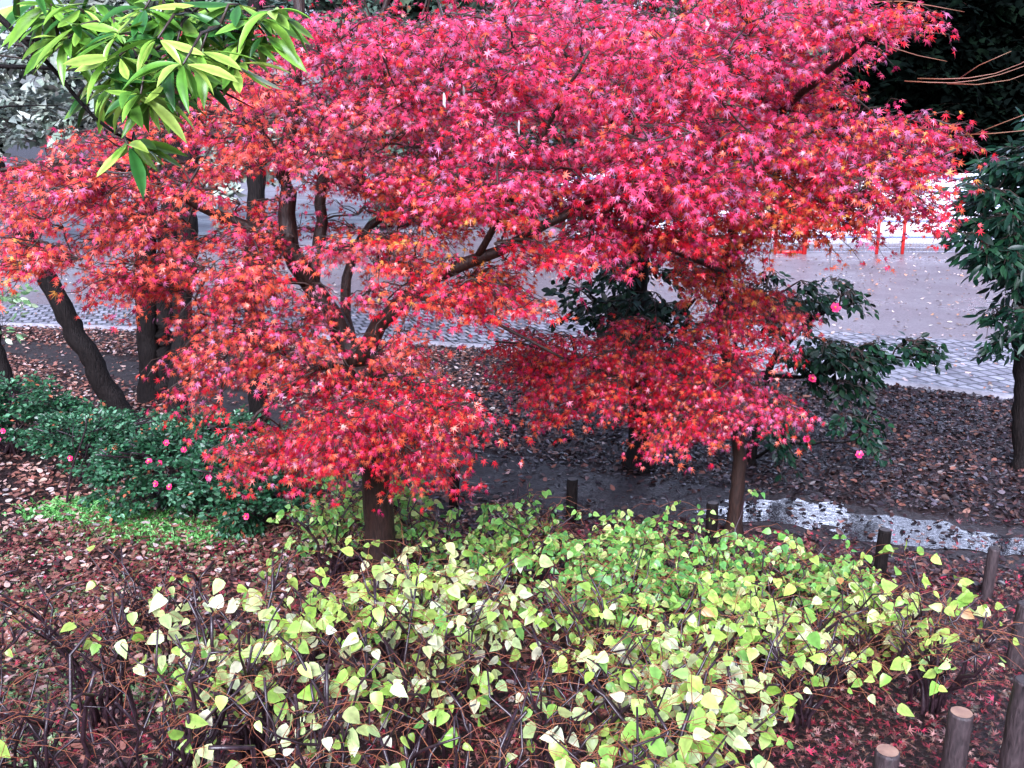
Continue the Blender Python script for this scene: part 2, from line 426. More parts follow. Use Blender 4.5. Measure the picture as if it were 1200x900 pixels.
mm = nt_.nodes.new('ShaderNodeMath'); mm.operation = 'SUBTRACT'; nt_.links.new(noise(nt_, 20), mm.inputs[0]); nt_.links.new(bk.outputs['Fac'], mm.inputs[1])
bump(nt_, b, mm.outputs[0], .5, .012); M['paving'] = m

xs = np.unique(np.r_[np.linspace(-300, -15, 20), np.linspace(-15, 15, 160), np.linspace(15, 300, 20)])
ys = np.unique(np.r_[np.linspace(-12, 0, 10), np.linspace(0, 14, 110), np.linspace(14, 600, 60)])
sheet('ground', xs, ys, 0, M['soil'])
# paving edge, seen as the dark/pale line across the picture
edge_px = [(-350, 377), (-120, 379), (0, 382), (160, 387), (400, 398), (620, 412), (800, 425), (930, 438), (1060, 453), (1195, 470), (1400, 500), (1700, 550)]
edge = smooth2([G(*p)[:2] for p in edge_px], 90)
mid_px = [(-350, 356), (-120, 356), (0, 357), (160, 358), (400, 362), (620, 368), (800, 376), (930, 385), (1060, 395), (1195, 404), (1400, 425), (1700, 450)]
mid = smooth2([G(*p)[:2] for p in mid_px], 90)[:len(edge)]
if len(mid) < len(edge): edge = edge[:len(mid)]
strip('paved_path', edge, mid, .008, M['paving'])
far = np.c_[np.linspace(-70, 70, len(mid)), np.full(len(mid), 90.)]
strip('wet_plaza', mid+np.array([0, -.3]), far, .004, M['plaza'], 12)
# kerb along the paving edge
kl = np.c_[edge, np.full(len(edge), .02)]
nrm2 = np.gradient(edge, axis=0); nrm2 = np.c_[-nrm2[:, 1], nrm2[:, 0]]; nrm2 = norm(nrm2)
A, B = edge-nrm2*.05, edge+nrm2*.05
V = np.concatenate([np.c_[A, np.full(len(A), -.05)], np.c_[A, np.full(len(A), .06)], np.c_[B, np.full(len(A), .06)], np.c_[B, np.full(len(A), -.05)]])
n = len(A); i = np.arange(3)[:, None]*n; j = np.arange(n-1)[None]
M['kerb'] = simple('kerb_stone', (.3, .29, .33), .35, (.16, .15, .17), 8, .004)
o = link('kerb', npmesh('kerb', V, np.stack([i+j, i+n+j, i+n+j+1, i+j+1], -1).reshape(-1), np.full(3*(n-1), 4)), M['kerb']); o['kind'] = 'structure'
# muddy footpath
path_px = [(-300, 392), (-60, 402), (60, 415), (160, 438), (260, 470), (330, 495), (450, 535), (600, 562), (760, 582), (900, 603), (1050, 622), (1200, 640), (1450, 668)]
pw = [.5, .5, .5, .55, .55, .6, .65, .7, .65, .62, .6, .6, .7]
pc, pr = spline(np.array([np.r_[G(*p)[:2], 0] for p in path_px]), np.array(pw)*.75, .15)
t2 = norm(np.gradient(pc[:, :2], axis=0)); n2 = np.c_[-t2[:, 1], t2[:, 0]]
wob = .12*np.sin(np.arange(len(pc))*.35)+.08*np.sin(np.arange(len(pc))*.9)
PATH = pc[:, :2]; PW = pr
strip('muddy_path', pc[:, :2]-n2*(pr+wob)[:, None], pc[:, :2]+n2*(pr-wob*.7)[:, None], .004, M['mud'], 3)
# puddles lying on the path
def puddle(cx, cy, rx, ry, seed, rot=0., z=.009):
    r = np.random.default_rng(seed); a = np.linspace(0, 2*math.pi, 64, endpoint=False)
    k = 1+sum(r.uniform(.06, .15)*np.sin(f*a+r.uniform(0, 6)) for f in (2, 3, 5, 8, 13))
    x, y = np.cos(a)*rx*k, np.sin(a)*ry*k; c, s = math.cos(rot), math.sin(rot)
    V = np.c_[cx+x*c-y*s, cy+x*s+y*c, np.full(64, z)]; V[:, 2] += gz(V[:, 0], V[:, 1]).max()
    o = link('puddle', npmesh('puddle', V, np.arange(64), np.array([64])), M['puddle']); o['kind'] = 'structure'
PUD = [(930, 603, .62, .30, 3), (1060, 624, .62, .26, 5), (1160, 640, .4, .16, 8), ]
for k, (px, py, rx, ry, sd_) in enumerate(PUD):
    g = G(px, py); puddle(g[0], g[1], rx, ry, sd_, -.16, .0085+.0015*k)
def pathdist(P):
    d = np.full(len(P), 9.)
    for k in range(0, len(PATH), 2): d = np.minimum(d, np.linalg.norm(P-PATH[k], axis=1)/PW[k])
    return d

# ------------------------------------------------------------ fallen leaves (stuff)
def litter(name, label, n, x0, x1, y0, y1, tpl, size, fam, test=None, tilt=.35, lift=.012, m='litter'):
    P = np.c_[rng.uniform(x0, x1, n), rng.uniform(y0, y1, n)]
    if test is not None: P = P[test(P)]
    n = len(P); a = rng.uniform(0, 2*math.pi, n)
    V = np.c_[P, gz(P[:, 0], P[:, 1])+lift+rng.random(n)*.02]
    tip = np.c_[np.cos(a), np.sin(a), rng.normal(0, tilt*.6, n)]
    nr = np.c_[rng.normal(0, tilt, (n, 2)), np.ones(n)*rng.choice([1, 1, -1], n)]
    o = leaves(name, tpl, V, tip, nr, size*rng.uniform(.5, 1.25, n), pig(fam, n), M[m], None, 1.4 if tpl is not MAPLE5 else 1.8)
    return tag(o, label, 'fallen leaves', kind='stuff')
brown_ = [(4, (.16, .065, .045)), (3, (.30, .13, .09)), (2, (.07, .03, .03)), (1.5, (.42, .22, .17)), (1, (.10, .07, .09))]
brownd = [(4, (.035, .019, .02)), (3, (.07, .035, .03)), (3, (.016, .011, .014)), (1, (.2, .085, .06)), (.8, (.10, .085, .10))]
rusty = [(4, (.26, .11, .08)), (3, (.15, .06, .045)), (2, (.46, .29, .24)), (2, (.06, .03, .03)), (1, (.5, .40, .38))]
edge_i = np.argsort(edge[:, 0]); ex, ey = edge[edge_i, 0], edge[edge_i, 1]
def before_edge(P): return P[:, 1] < np.interp(P[:, 0], ex, ey)-.05
def off_path(P, keep=.1): return (pathdist(P) > .75+.6*rng.random(len(P))) | (rng.random(len(P)) < keep)
litter('fallen_leaves', 'rust brown fallen leaves carpeting the ground beneath the dark trunks at left', 64000, -10, .3, 3.4, 16, OVAL, .062, rusty,
       lambda P: before_edge(P) & (rng.random(len(P)) < np.clip((P[:, 1]-3.8)/2.2, .12, 1)) & off_path(P, .12) & (rng.random(len(P)) < np.clip((.6-P[:, 0])/1.6, 0, 1)))
litter('fallen_leaves', 'dark wet fallen leaves covering the ground between the puddles and the paving', 60000, -1.2, 9, 6.0, 13.5, OVAL, .062, brownd,
       lambda P: before_edge(P) & off_path(P, .16) & (rng.random(len(P)) < np.clip((P[:, 0]+1.2)/1.6, 0, 1)), tilt=.5)
litter('fallen_leaves', 'red and brown maple leaves lying on the soil among the shrub stems', 60000, -4.6, 4.4, 1.5, 7.2, MAPLE5, .066,
       [(4, (.20, .02, .03)), (3, (.25, .08, .07)), (5, (.08, .028, .026)), (1.6, (.36, .2, .17)), (2, (.18, .09, .06)), (1, (.42, .03, .07)), (1, (.12, .10, .08))],
       lambda P: off_path(P, .1), tilt=.45)
litter('fallen_leaves', 'scattered leaves lying on the wet plaza and block paving', 9000, -16, 14, 9, 26, OVAL, .07,
       [(3, (.5, .4, .36)), (3, (.14, .09, .08)), (2, (.4, .2, .12))], lambda P: ~before_edge(P), lift=.016)

# ------------------------------------------------------------ ground cover
def grassy(name, label, n, fn, size, fam):
    P = fn(n); n = len(P); V = np.c_[P, gz(P[:, 0], P[:, 1])]
    a = rng.uniform(0, 2*math.pi, n)
    tip = np.c_[np.cos(a)*.7, np.sin(a)*.7, rng.uniform(.3, 1.2, n)]
    o = leaves(name, OVAL, V, tip, np.c_[rng.normal(0, .4, (n, 2)), np.ones(n)], size*rng.uniform(.5, 1.4, n), pig(fam, n), M['soft'])
    tag(o, label, 'ground cover', kind='stuff')
gp = G(120, 603)
def gfn(n):
    c = np.array([G(85, 598)[:2], G(120, 603)[:2], G(155, 610)[:2], G(175, 620)[:2], G(230, 628)[:2]]); k = rng.integers(0, 5, n)
    return c[k]+rng.normal(0, 1, (n, 2))*np.array([.17, .13])
grassy('green_weeds', 'bright green weeds in a patch beside the pink flowered shrub', 7000, gfn, .04, [(4, (.16, .45, .10)), (2, (.28, .58, .16)), (1, (.08, .28, .06))])
def gfn2(n):
    c = np.c_[rng.uniform(-4.6, -1.5, 380), rng.uniform(3.6, 7.2, 380)]; k = rng.integers(0, len(c), n)
    return c[k]+rng.normal(0, .07, (n, 2))
grassy('sparse_weeds', 'thin green weeds coming up through the fallen leaves at left', 9000, gfn2, .03, [(4, (.2, .36, .13)), (2, (.35, .45, .22))])

# ------------------------------------------------------------ log posts
def post(px, py_top, h, r, label, tilt=0):
    Y = 2.5
    while Y < 30:
        p = at(px, py_top, Y)
        if p[2]-h <= gz(p[0], Y): break
        Y += .01
    x, y = p[0], Y; z = float(gz(x, y))
    t = thing('log_post', label, 'wooden post', 'log posts edging the shrub bed', (x, y, z))
    hh = np.array([-.15, 0, .1, .2, .3, .4, h-.012, h]) if h > .42 else np.array([-.15, 0, .1, .2, h-.012, h])
    pts = np.c_[x+tilt*hh, y+0*hh, z+hh]; rr = np.r_[np.full(len(hh)-1, r)*(1+.04*rng.normal(0, 1, len(hh)-1)), r*.93]
    tubes('log', [(pts, rr)], M['logbark'], t, sides=14, jitter=.12)
    if py_top < 640: t.children[0].data.materials[0] = M['bark']
    a = np.linspace(0, 2*math.pi, 16, endpoint=False)
    ring = np.c_[x+tilt*h+np.cos(a)*r*.86, y+np.sin(a)*r*.86, np.full(16, z+h+.003)]
    link('cut_face', npmesh('cut_face', local(ring, t), np.arange(16), np.array([16])), M['cut'] if py_top > 800 else M['cutdark'], t)
POSTS = [(28, 455, .34, .042, 'small dark log post farthest left near the trunk at the edge'),
 (83, 466, .34, .042, 'short dark log post behind the leftmost flowering shrub'),
 (247, 500, .38, .046, 'dark log post just right of the leaning trunk foot'),
 (531, 545, .36, .042, 'dark log post half hidden by the hanging red leaves right of the maple trunk'),
 (670, 562, .36, .044, 'dark log post standing in front of the muddy path at picture centre'),
 (835, 590, .34, .044, 'dark log post next to the slim maple trunk'),
 (1036, 621, .32, .044, 'black log post between the two bright puddle reflections'),
 (1163, 643, .36, .036, 'grey weathered log post behind the bed corner at right'),
 (1199, 708, .38, .050, 'log post at the right edge second behind the big grey one'),
 (1200, 798, .46, .050, 'tall grey log post cut off by the right edge'),
 (1124, 836, .40, .048, 'grey log post with pale round top at lower right'),
 (1039, 881, .34, .046, 'lowest log post with orange brown cut top at the bottom edge')]
for p in POSTS:
    post(*p, tilt=rng.normal(0, .05))

# ------------------------------------------------------------ maples
def limb(pts, r):
    P = np.array([at(*p) if isinstance(p, tuple) else p for p in pts]); return spline(P, np.linspace(r[0], r[1], len(P)), .09)
def wobble(l, a=.012):
    p, r = l; q = p.copy(); z0 = float(gz(p[0][0], p[0][1]))
    if p[0][2] < z0+.05: r = r*(1+.55*np.exp(-np.maximum(p[:, 2]-z0, 0)/.10))
    q[1:-1] += rng.normal(0, a, (len(p)-2, 3)); return q, r

gA = G(449, 735); yA = gA[1]
tA = thing('maple_tree', 'large red maple whose thick brown trunk rises from the yellow green shrubs', 'tree', 'red autumn maples', gA)
trunkA = limb([np.r_[gA[:2], gA[2]-.2], np.r_[gA[:2], gA[2]], (445, 640, yA), (441, 560, yA), (433, 490, yA-.05), (420, 428, yA-.05)], (.10, .078))
LA = [trunkA,
 limb([(420, 428, yA-.05), (398, 388, yA), (366, 335, yA), (342, 292, yA-.05), (335, 230, yA), (338, 160, yA), (348, 70, yA+.1), (356, -60, yA+.2), (350, -160, yA+.2)], (.07, .022)),
 limb([(420, 428, yA-.05), (442, 385, yA-.1), (480, 347, yA-.2), (530, 314, yA-.3), (590, 291, yA-.4), (650, 258, yA-.5), (720, 215, yA-.3), (800, 150, yA-.1)], (.055, .01)),
 limb([(345, 300, yA-.05), (295, 268, yA-.1), (240, 247, yA-.2), (170, 205, yA-.4), (90, 190, yA-.6), (0, 200, yA-.8)], (.035, .01)),
 limb([(366, 335, yA), (376, 260, yA+.15), (380, 185, yA+.2), (392, 120, yA+.3), (440, 40, yA+.4), (470, -60, yA+.5)], (.04, .012)),
 limb([(410, 400, yA), (405, 340, yA+.3), (430, 270, yA+.5), (520, 200, yA+.7), (600, 120, yA+.9), (650, 40, yA+1)], (.035, .01)),
 limb([(335, 200, yA), (290, 150, yA+.2), (220, 120, yA+.4), (130, 90, yA+.6)], (.022, .008)),
 limb([(470, 352, yA-.2), (500, 350, yA-.3), (543, 363, yA-.4), (617, 397, yA-.5), (660, 420, yA-.5)], (.013, .006)),
 limb([(425, 440, yA-.05), (380, 430, yA-.3), (330, 460, yA-.6), (290, 500, yA-.7)], (.022, .007)),
 limb([(425, 445, yA-.05), (470, 440, yA-.3), (500, 480, yA-.5), (520, 530, yA-.6)], (.02, .007)),
 limb([(366, 335, yA), (320, 330, yA-.2), (250, 370, yA-.4), (200, 430, yA-.5)], (.02, .007)),
 limb([(560, 300, yA-.35), (600, 230, yA-.6), (640, 150, yA-.8), (690, 60, yA-1.)], (.02, .007))]
tubes('trunk', [wobble(l, .005) for l in LA], M['bark2'], tA, sides=10, jitter=.12)
BA = [(450, 110, 170, 90, yA+1.2, .5, 34, 'dusty'), (600, 60, 130, 90, yA+1.2, .5, 34, 'pink'), (300, 90, 110, 80, yA+1.1, .4, 10, 'salmon'), (520, 230, 120, 50, yA+.9, .4, 18, 'dusty'), (180, 180, 120, 40, yA+.8, .4, 7, 'salmon'),  # px py rx ry Y dY n fam
 (340, 525, 75, 32, yA-.5, .35, 17, 'crimson'), (430, 470, 115, 45, yA-.3, .5, 34, 'crimson'), (510, 510, 55, 45, yA-.5, .35, 15, 'crimson'),
 (505, 545, 25, 22, yA-.6, .25, 5, 'crimson'), (285, 545, 22, 18, yA-.6, .2, 3, 'salmon'), (400, 510, 70, 30, yA-.8, .2, 10, 'crimson'),
 (255, 410, 50, 35, yA-.4, .3, 10, 'salmon'), (215, 440, 22, 22, yA-.5, .2, 3, 'salmon'), (218, 480, 10, 12, yA-.5, .1, 1, 'crimson'),
 (320, 415, 50, 38, yA-.4, .4, 11, 'salmon'), (300, 365, 70, 35, yA-.3, .5, 14, 'salmon'), (470, 410, 55, 28, yA-.2, .4, 6, 'salmon'),
 (530, 345, 60, 35, yA-.4, .4, 9, 'crimson'), (430, 310, 60, 35, yA-.4, .2, 6, 'dusty'), (560, 330, 60, 28, yA-.1, .4, 7, 'orange'), (480, 290, 60, 25, yA-.5, .2, 5, 'orange'), (380, 370, 40, 25, yA-.4, .2, 3, 'dusty'), (300, 270, 50, 40, yA-.3, .2, 4, 'salmon'), (370, 180, 60, 40, yA-.2, .2, 5, 'dusty'), (440, 320, 70, 40, yA+.35, .3, 7, 'salmon'), (590, 345, 40, 30, yA-.6, .3, 6, 'crimson'),
 (60, 250, 90, 60, yA-.6, .6, 26, 'salmon'), (150, 290, 80, 45, yA-.5, .5, 18, 'salmon'), (40, 205, 70, 30, yA-.4, .6, 10, 'salmon'),
 (30, 290, 50, 20, yA-.7, .3, 6, 'orange'), (170, 330, 35, 20, yA-.5, .3, 5, 'salmon'),
 (180, 215, 90, 40, yA-.3, .6, 18, 'salmon'), (240, 300, 70, 50, yA-.4, .5, 17, 'salmon'), (310, 250, 60, 60, yA+.3, .4, 8, 'salmon'),
 (430, 230, 80, 55, yA+.5, .4, 18, 'salmon'), (530, 235, 80, 42, yA+.2, .5, 20, 'orange'), (560, 180, 90, 60, yA-.2, 1., 34, 'pink'),
 (440, 150, 100, 60, yA+.1, .9, 36, 'dusty'), (290, 140, 80, 60, yA+.1, .9, 24, 'salmon'), (400, 60, 130, 60, yA+.2, 1., 44, 'pink'),
 (540, 70, 110, 60, yA+.2, 1.1, 40, 'pink'), (250, 50, 90, 50, yA+.3, .8, 12, 'pink'), (140, 150, 80, 35, yA+.2, .7, 10, 'salmon'),
 (350, -60, 250, 60, yA+.4, 1.3, 14, 'pink'), (560, -80, 220, 70, yA+.2, 1.4, 12, 'pink'),
 (620, 110, 70, 70, yA-.6, .6, 22, 'pink'), (600, 30, 80, 50, yA-.5, .8, 18, 'pink'), (600, 240, 50, 40, yA-.6, .4, 8, 'orange'), (640, 300, 40, 25, yA-.7, .3, 4, 'crimson')]
c, d, f = px_blobs(BA, gA+np.array([0, 0, 2.]))
grow(LA, c, d, f, MAPLE, .061, M['maple'], M['twig'], tA, gA, nt=6, nodes=6, tl=.27, face=.5, drip=.9)

gB = G(859, 634); yB = gB[1]
tB = thing('maple_tree', 'slim stemmed maple at right with pale bark and crimson and orange leaves', 'tree', 'red autumn maples', gB)
LB = [limb([np.r_[gB[:2], -.2], np.r_[gB[:2], 0], (863, 580, yB), (866, 520, yB), (858, 450, yB-.1), (846, 385, yB-.1), (852, 300, yB-.3), (870, 210, yB-.5), (890, 110, yB-.7), (905, 0, yB-.8), (905, -120, yB-.8)], (.062, .018)),
 limb([(852, 300, yB-.3), (920, 250, yB-.8), (990, 215, yB-1.2), (1060, 200, yB-1.5), (1120, 175, yB-1.7)], (.025, .006)),
 limb([(870, 210, yB-.5), (790, 170, yB-1.), (720, 120, yB-1.5), (660, 60, yB-1.8)], (.028, .008)),
 limb([(880, 160, yB-.6), (950, 100, yB-1.2), (1020, 40, yB-1.6), (1060, -20, yB-1.8)], (.025, .007)),
 limb([(858, 450, yB-.1), (800, 450, yB-.3), (720, 440, yB-.5), (640, 410, yB-.6), (580, 400, yB-.7)], (.02, .006)),
 limb([(862, 480, yB), (900, 470, yB-.2), (935, 485, yB-.3)], (.012, .005)),
 limb([(862, 490, yB), (800, 490, yB-.3), (740, 490, yB-.5)], (.012, .005)),
 limb([(852, 320, yB-.3), (780, 290, yB-1.), (720, 270, yB-1.4), (680, 250, yB-1.6)], (.022, .006)),
 limb([(848, 370, yB-.2), (900, 350, yB-.3), (930, 370, yB-.4)], (.012, .005))]
tubes('trunk', [wobble(l, .004) for l in LB], M['bark2'], tB, sides=10, jitter=.12)
BB = [(1045, 12, 45, 14, yB-1.6, .3, 7, 'mix'), (1090, 150, 40, 22, yB-1.6, .2, 6, 'mix'), (975, 265, 55, 8, yB-1.2, .2, 4, 'orange'), (870, 262, 30, 14, yB-1.1, .2, 4, 'orange'),(760, 90, 160, 90, yB-.3, .4, 50, 'pink'), (930, 130, 90, 90, yB-.4, .3, 24, 'mix'), (850, 215, 120, 30, yB-.3, .4, 18, 'crimson'), (960, 40, 70, 40, yB-.6, .3, 12, 'pink'), (1040, 190, 50, 30, yB-.9, .3, 8, 'mix'),(610, 420, 45, 35, yB-.6, .3, 12, 'crimson'), (680, 425, 60, 45, yB-.5, .4, 22, 'crimson'), (660, 470, 50, 25, yB-.6, .3, 9, 'crimson'),
 (760, 440, 60, 35, yB-.4, .4, 18, 'crimson'), (800, 480, 70, 30, yB-.5, .4, 18, 'crimson'), (870, 470, 60, 35, yB-.3, .4, 18, 'pink'),
 (780, 515, 35, 12, yB-.6, .2, 4, 'salmon'), (930, 488, 22, 14, yB-.3, .2, 3, 'crimson'), (740, 400, 50, 25, yB-.5, .3, 8, 'crimson'),
 (850, 400, 50, 45, yB-.3, .5, 20, 'crimson'), (840, 340, 45, 45, yB-.3, .4, 17, 'orange'), (830, 290, 50, 35, yB-.5, .5, 14, 'orange'), (905, 370, 35, 30, yB-.3, .3, 8, 'salmon'),
 (700, 290, 55, 25, yB-1.6, .4, 14, 'pink'), (760, 250, 80, 40, yB-1.6, .5, 28, 'crimson'), (700, 210, 80, 50, yB-1.8, .6, 30, 'pink'),
 (800, 190, 100, 50, yB-1.5, .7, 40, 'pink'), (730, 110, 90, 60, yB-1.6, .8, 40, 'pink'), (850, 100, 100, 60, yB-1.3, .8, 44, 'pink'),
 (740, 30, 110, 50, yB-1.2, .9, 38, 'pink'), (880, 20, 100, 45, yB-1.3, .8, 36, 'pink'), (980, 20, 50, 22, yB-1.5, .4, 9, 'pink'),
 (950, 130, 70, 60, yB-1.3, .6, 26, 'mix'), (1000, 190, 70, 50, yB-1.4, .5, 22, 'mix'), (900, 225, 80, 35, yB-1.1, .6, 22, 'orange'),
 (980, 228, 60, 24, yB-1.2, .5, 12, 'orange'), (1060, 215, 50, 35, yB-1.5, .4, 13, 'mix'), (1100, 180, 30, 20, yB-1.6, .2, 5, 'mix'),
 (960, 250, 70, 8, yB-1., .3, 4, 'orange'), (850, -70, 240, 60, yB-1.2, 1., 14, 'pink'), (1080, 245, 30, 12, yB-1.5, .3, 3, 'crimson')]
c, d, f = px_blobs(BB, gB+np.array([0, 0, 2.]))
grow(LB, c, d, f, MAPLE, .070, M['maple'], M['twig'], tB, gB, nt=6, nodes=5, tl=.27, face=.5, drip=.9)
# long bare shoots reaching right from the second maple
Ls = []
for (a, b_, c_, d_) in [((1060, 95), (1120, 97), (1170, 88), (1230, 66)), ((1075, 92), (1130, 92), (1180, 82), (1225, 58)), ((1110, 98), (1150, 99), (1190, 92), (1220, 80)), ((1120, 95), (1140, 80), (1165, 70), (1185, 60)),
                        ((1140, 158), (1165, 148), (1190, 138), (1240, 120)), ((1130, 158), (1170, 156), (1200, 153), (1240, 150)), ((1010, 40), (1060, 62), (1085, 66), (1110, 72)), ((1020, 2), (1080, 2), (1100, 10), (1130, 14))]:
    Ls.append(limb([(*a, yB-1.7), (*b_, yB-1.8), (*c_, yB-1.85), (*d_, yB-1.9)], (.0032, .0012)))
tubes('bare_shoots', Ls, M['paletwig'], tB, sides=5)
# a few withered pale seed leaves caught in the crowns
for (px, py, Y, s, T) in [(828, 22, yB-1.9, .06, tB), (520, 108, yA-1.2, .06, tA), (543, 100, yA-1.2, .045, tA), (608, 140, yA-1.4, .06, tA)]:
    p = at(px, py, Y)
    leaves('withered_leaf', SLIM, np.array([p]), np.array([[.05, 0, -1.]]), np.array([[0, -1., .2]]), np.array([s]), np.array([[.75, .7, .68]]), M['soft'], T)

# ------------------------------------------------------------ background trunks with their evergreen crowns
def dark_tree(name, label, stems, blobs, fam='belt', tpl=CLUMP, size=.16, leaf='dark', tl=.5, group='dark trunks beyond the path', nt=6, root=None, cat='tree', nodes=4):
    g = stems[0][0][0]
    t = thing(name, label, cat, group, g)
    tubes('trunk', [wobble(l, .008) for l in stems], M['bark'], t, sides=10, jitter=.18)
    if blobs:
        C = [] if not blobs else px_blobs(blobs, g+np.array([0, 0, 2.5]))
        grow(stems, *C, tpl, size, M[leaf], M['twig'], t, g, nt=nt, nodes=nodes, tl=tl, face=.3, twig_r=.006)
    return t
def gb(px, py): g = G(px, py); return g
g = gb(148, 500); y = g[1]
dark_tree('leaning_tree', 'dark trunk leaning sharply left beyond the shrubs', [limb([g-[0, 0, .2], g, (120, 447, y), (92, 397, y-.05), (52, 322, y-.1), (15, 240, y-.2), (-40, 120, y-.3), (-90, 0, y-.4)], (.12, .08))],
          [(-60, 60, 110, 60, y, 1, 12, 'greygreen')])
g = gb(178, 470); y = g[1]
dark_tree('twin_trunk_tree', 'pair of upright dark trunks joined at the foot behind the red leaves', [
    limb([g-[0, 0, .2], g, (175, 420, y), (171, 350, y), (172, 250, y), (165, 100, y), (160, -60, y)], (.13, .09)),
    limb([g+[.05, 0, .1], (192, 440, y+.05), (193, 350, y+.05), (200, 240, y), (215, 100, y), (230, -60, y)], (.12, .09))],
    [(120, 60, 140, 90, y+1, 1.2, 20, 'greygreen')])
g = gb(208, 506); y = g[1]
dark_tree('trunk_tree', 'dark trunk standing right of the joined pair near the left shrubs', [limb([g-[0, 0, .2], g, (207, 480, y), (211, 430, y), (216, 360, y), (222, 200, y), (230, 0, y+.2), (232, -80, y+.2)], (.115, .08))], [(260, -20, 120, 60, y+.6, .8, 10, 'belt')])
g = gb(306, 528); y = g[1]
dark_tree('trunk_tree', 'dark trunk showing through the red leaves left of the big maple', [limb([g-[0, 0, .2], g, (303, 470, y), (300, 400, y), (297, 330, y), (300, 200, y), (300, 40, y+.2), (300, -80, y+.2)], (.10, .07))], [(330, -10, 120, 60, y+.8, .8, 10, 'belt')])
g = gb(10, 462); y = g[1]
dark_tree('edge_tree', 'dark trunk at the left picture edge', [limb([g-[0, 0, .2], g, (2, 430, y), (-8, 390, y), (-20, 300, y), (-30, 100, y)], (.09, .07))], [(0, 110, 70, 60, y, .8, 10, 'greygreen')])
# camellia tree in the middle
g = gb(748, 548); y = g[1]
dark_tree('camellia_tree', 'dark leaved camellia tree with stout trunk seen between the two maples', [
    limb([g-[0, 0, .2], g, (750, 480, y), (747, 400, y), (748, 340, y), (752, 250, y), (750, 180, y)], (.12, .06)),
    limb([(748, 390, y), (715, 360, y-.1), (690, 345, y-.2)], (.03, .012)), limb([(748, 400, y), (790, 380, y), (815, 350, y-.1)], (.03, .012))],
    [(760, 325, 60, 45, y, .6, 15, 'camellia'), (705, 345, 42, 35, y-.2, .4, 8, 'camellia'), (770, 390, 55, 22, y-.3, .4, 10, 'camellia'), (700, 380, 30, 14, y-.3, .3, 5, 'camellia'), (740, 230, 80, 60, y, .7, 20, 'camellia')],
    'camellia', OVAL, .075, 'camleaf', .25, 'camellias by the path', 6)
# camellia shrub at right
g = gb(880, 545); y = g[1]
tC = dark_tree('camellia_shrub', 'spreading dark camellia with pink flowers before the grey paving', [
    limb([g-[0, 0, .1], g, (890, 480, y), (905, 425, y), (930, 395, y), (965, 365, y-.1), (1010, 352, y-.1)], (.05, .01)),
    limb([(900, 440, y), (950, 440, y-.1), (1010, 420, y-.2), (1060, 420, y-.3), (1100, 428, y-.4)], (.02, .006)),
    limb([g+[0, 0, .05], (920, 520, y-.2), (970, 520, y-.4), (1020, 515, y-.5)], (.015, .006)),
    limb([(890, 480, y), (860, 400, y), (870, 330, y)], (.02, .008))],
    [(970, 345, 38, 22, y-.1, .3, 8, 'camellia'), (925, 365, 22, 35, y, .3, 4, 'camellia'), (975, 425, 42, 28, y-.2, .3, 12, 'camellia'), (1005, 440, 20, 30, y-.3, .2, 4, 'camellia'), (1085, 410, 22, 14, y-.3, .15, 3, 'camellia'),
     (1040, 415, 32, 16, y-.3, .2, 4, 'hang'), (1010, 500, 28, 22, y-.5, .2, 4, 'hang'), (930, 515, 22, 15, y-.3, .2, 3, 'hang'), (890, 350, 30, 40, y, .3, 8, 'camellia'), (960, 400, 60, 15, y-.1, .3, 2, 'camellia')],
    'camellia', OVAL, .075, 'camleaf', .2, 'camellias by the path', 6)
# flowers
def flower(p, s, parent, nrm=(0, -1, .5)):
    P = []; T = []; N = []; S = []
    nrm = norm(np.array(nrm, float)+rng.normal(0, .25, 3)); x = norm(np.cross(nrm, [0, 0, 1.])); yv = np.cross(nrm, x)
    for k in range(9):
        a = k*2*math.pi/6+(.5 if k >= 6 else 0)+rng.normal(0, .1); dd = x*math.cos(a)+yv*math.sin(a)
        up = .35 if k < 6 else .9
        P.append(p); T.append(dd+nrm*up); N.append(nrm-dd*up); S.append(s*(.55 if k < 6 else .35))
    tpl = oval_tpl(.42, [(.5, .1), (1, .5), (.8, .85)], -.1, -.1)
    o = leaves('flower', tpl, np.array(P), np.array(T), np.array(N), np.array(S), np.tile([[.62, .03, .2]], (9, 1)), M['petal'], parent)
    st = [(np.array([p, p+nrm*s*.3+rng.normal(0, .003, 3)]), [.003*s/.06, .004*s/.06]) for _ in range(4)]
    tubes('stamen', st, M['stamen'], o, sides=4)
    o2 = o.children[0]; me = o2.data
    # stamen mesh was made in world space relative to the flower (flower sits at its thing's origin)
    arr = np.empty(len(me.vertices)*3, np.float32); me.vertices.foreach_get('co', arr); arr = arr.reshape(-1, 3)-np.array(parent.location, np.float32)
    me.vertices.foreach_set('co', arr.ravel()); me.update()
for (px, py, dy, s) in [(979, 361, -.5, .085), (951, 444, -.5, .08), (1007, 533, -.85, .07), (945, 515, -.8, .06)]:
    flower(at(px, py, y+dy), s, tC)

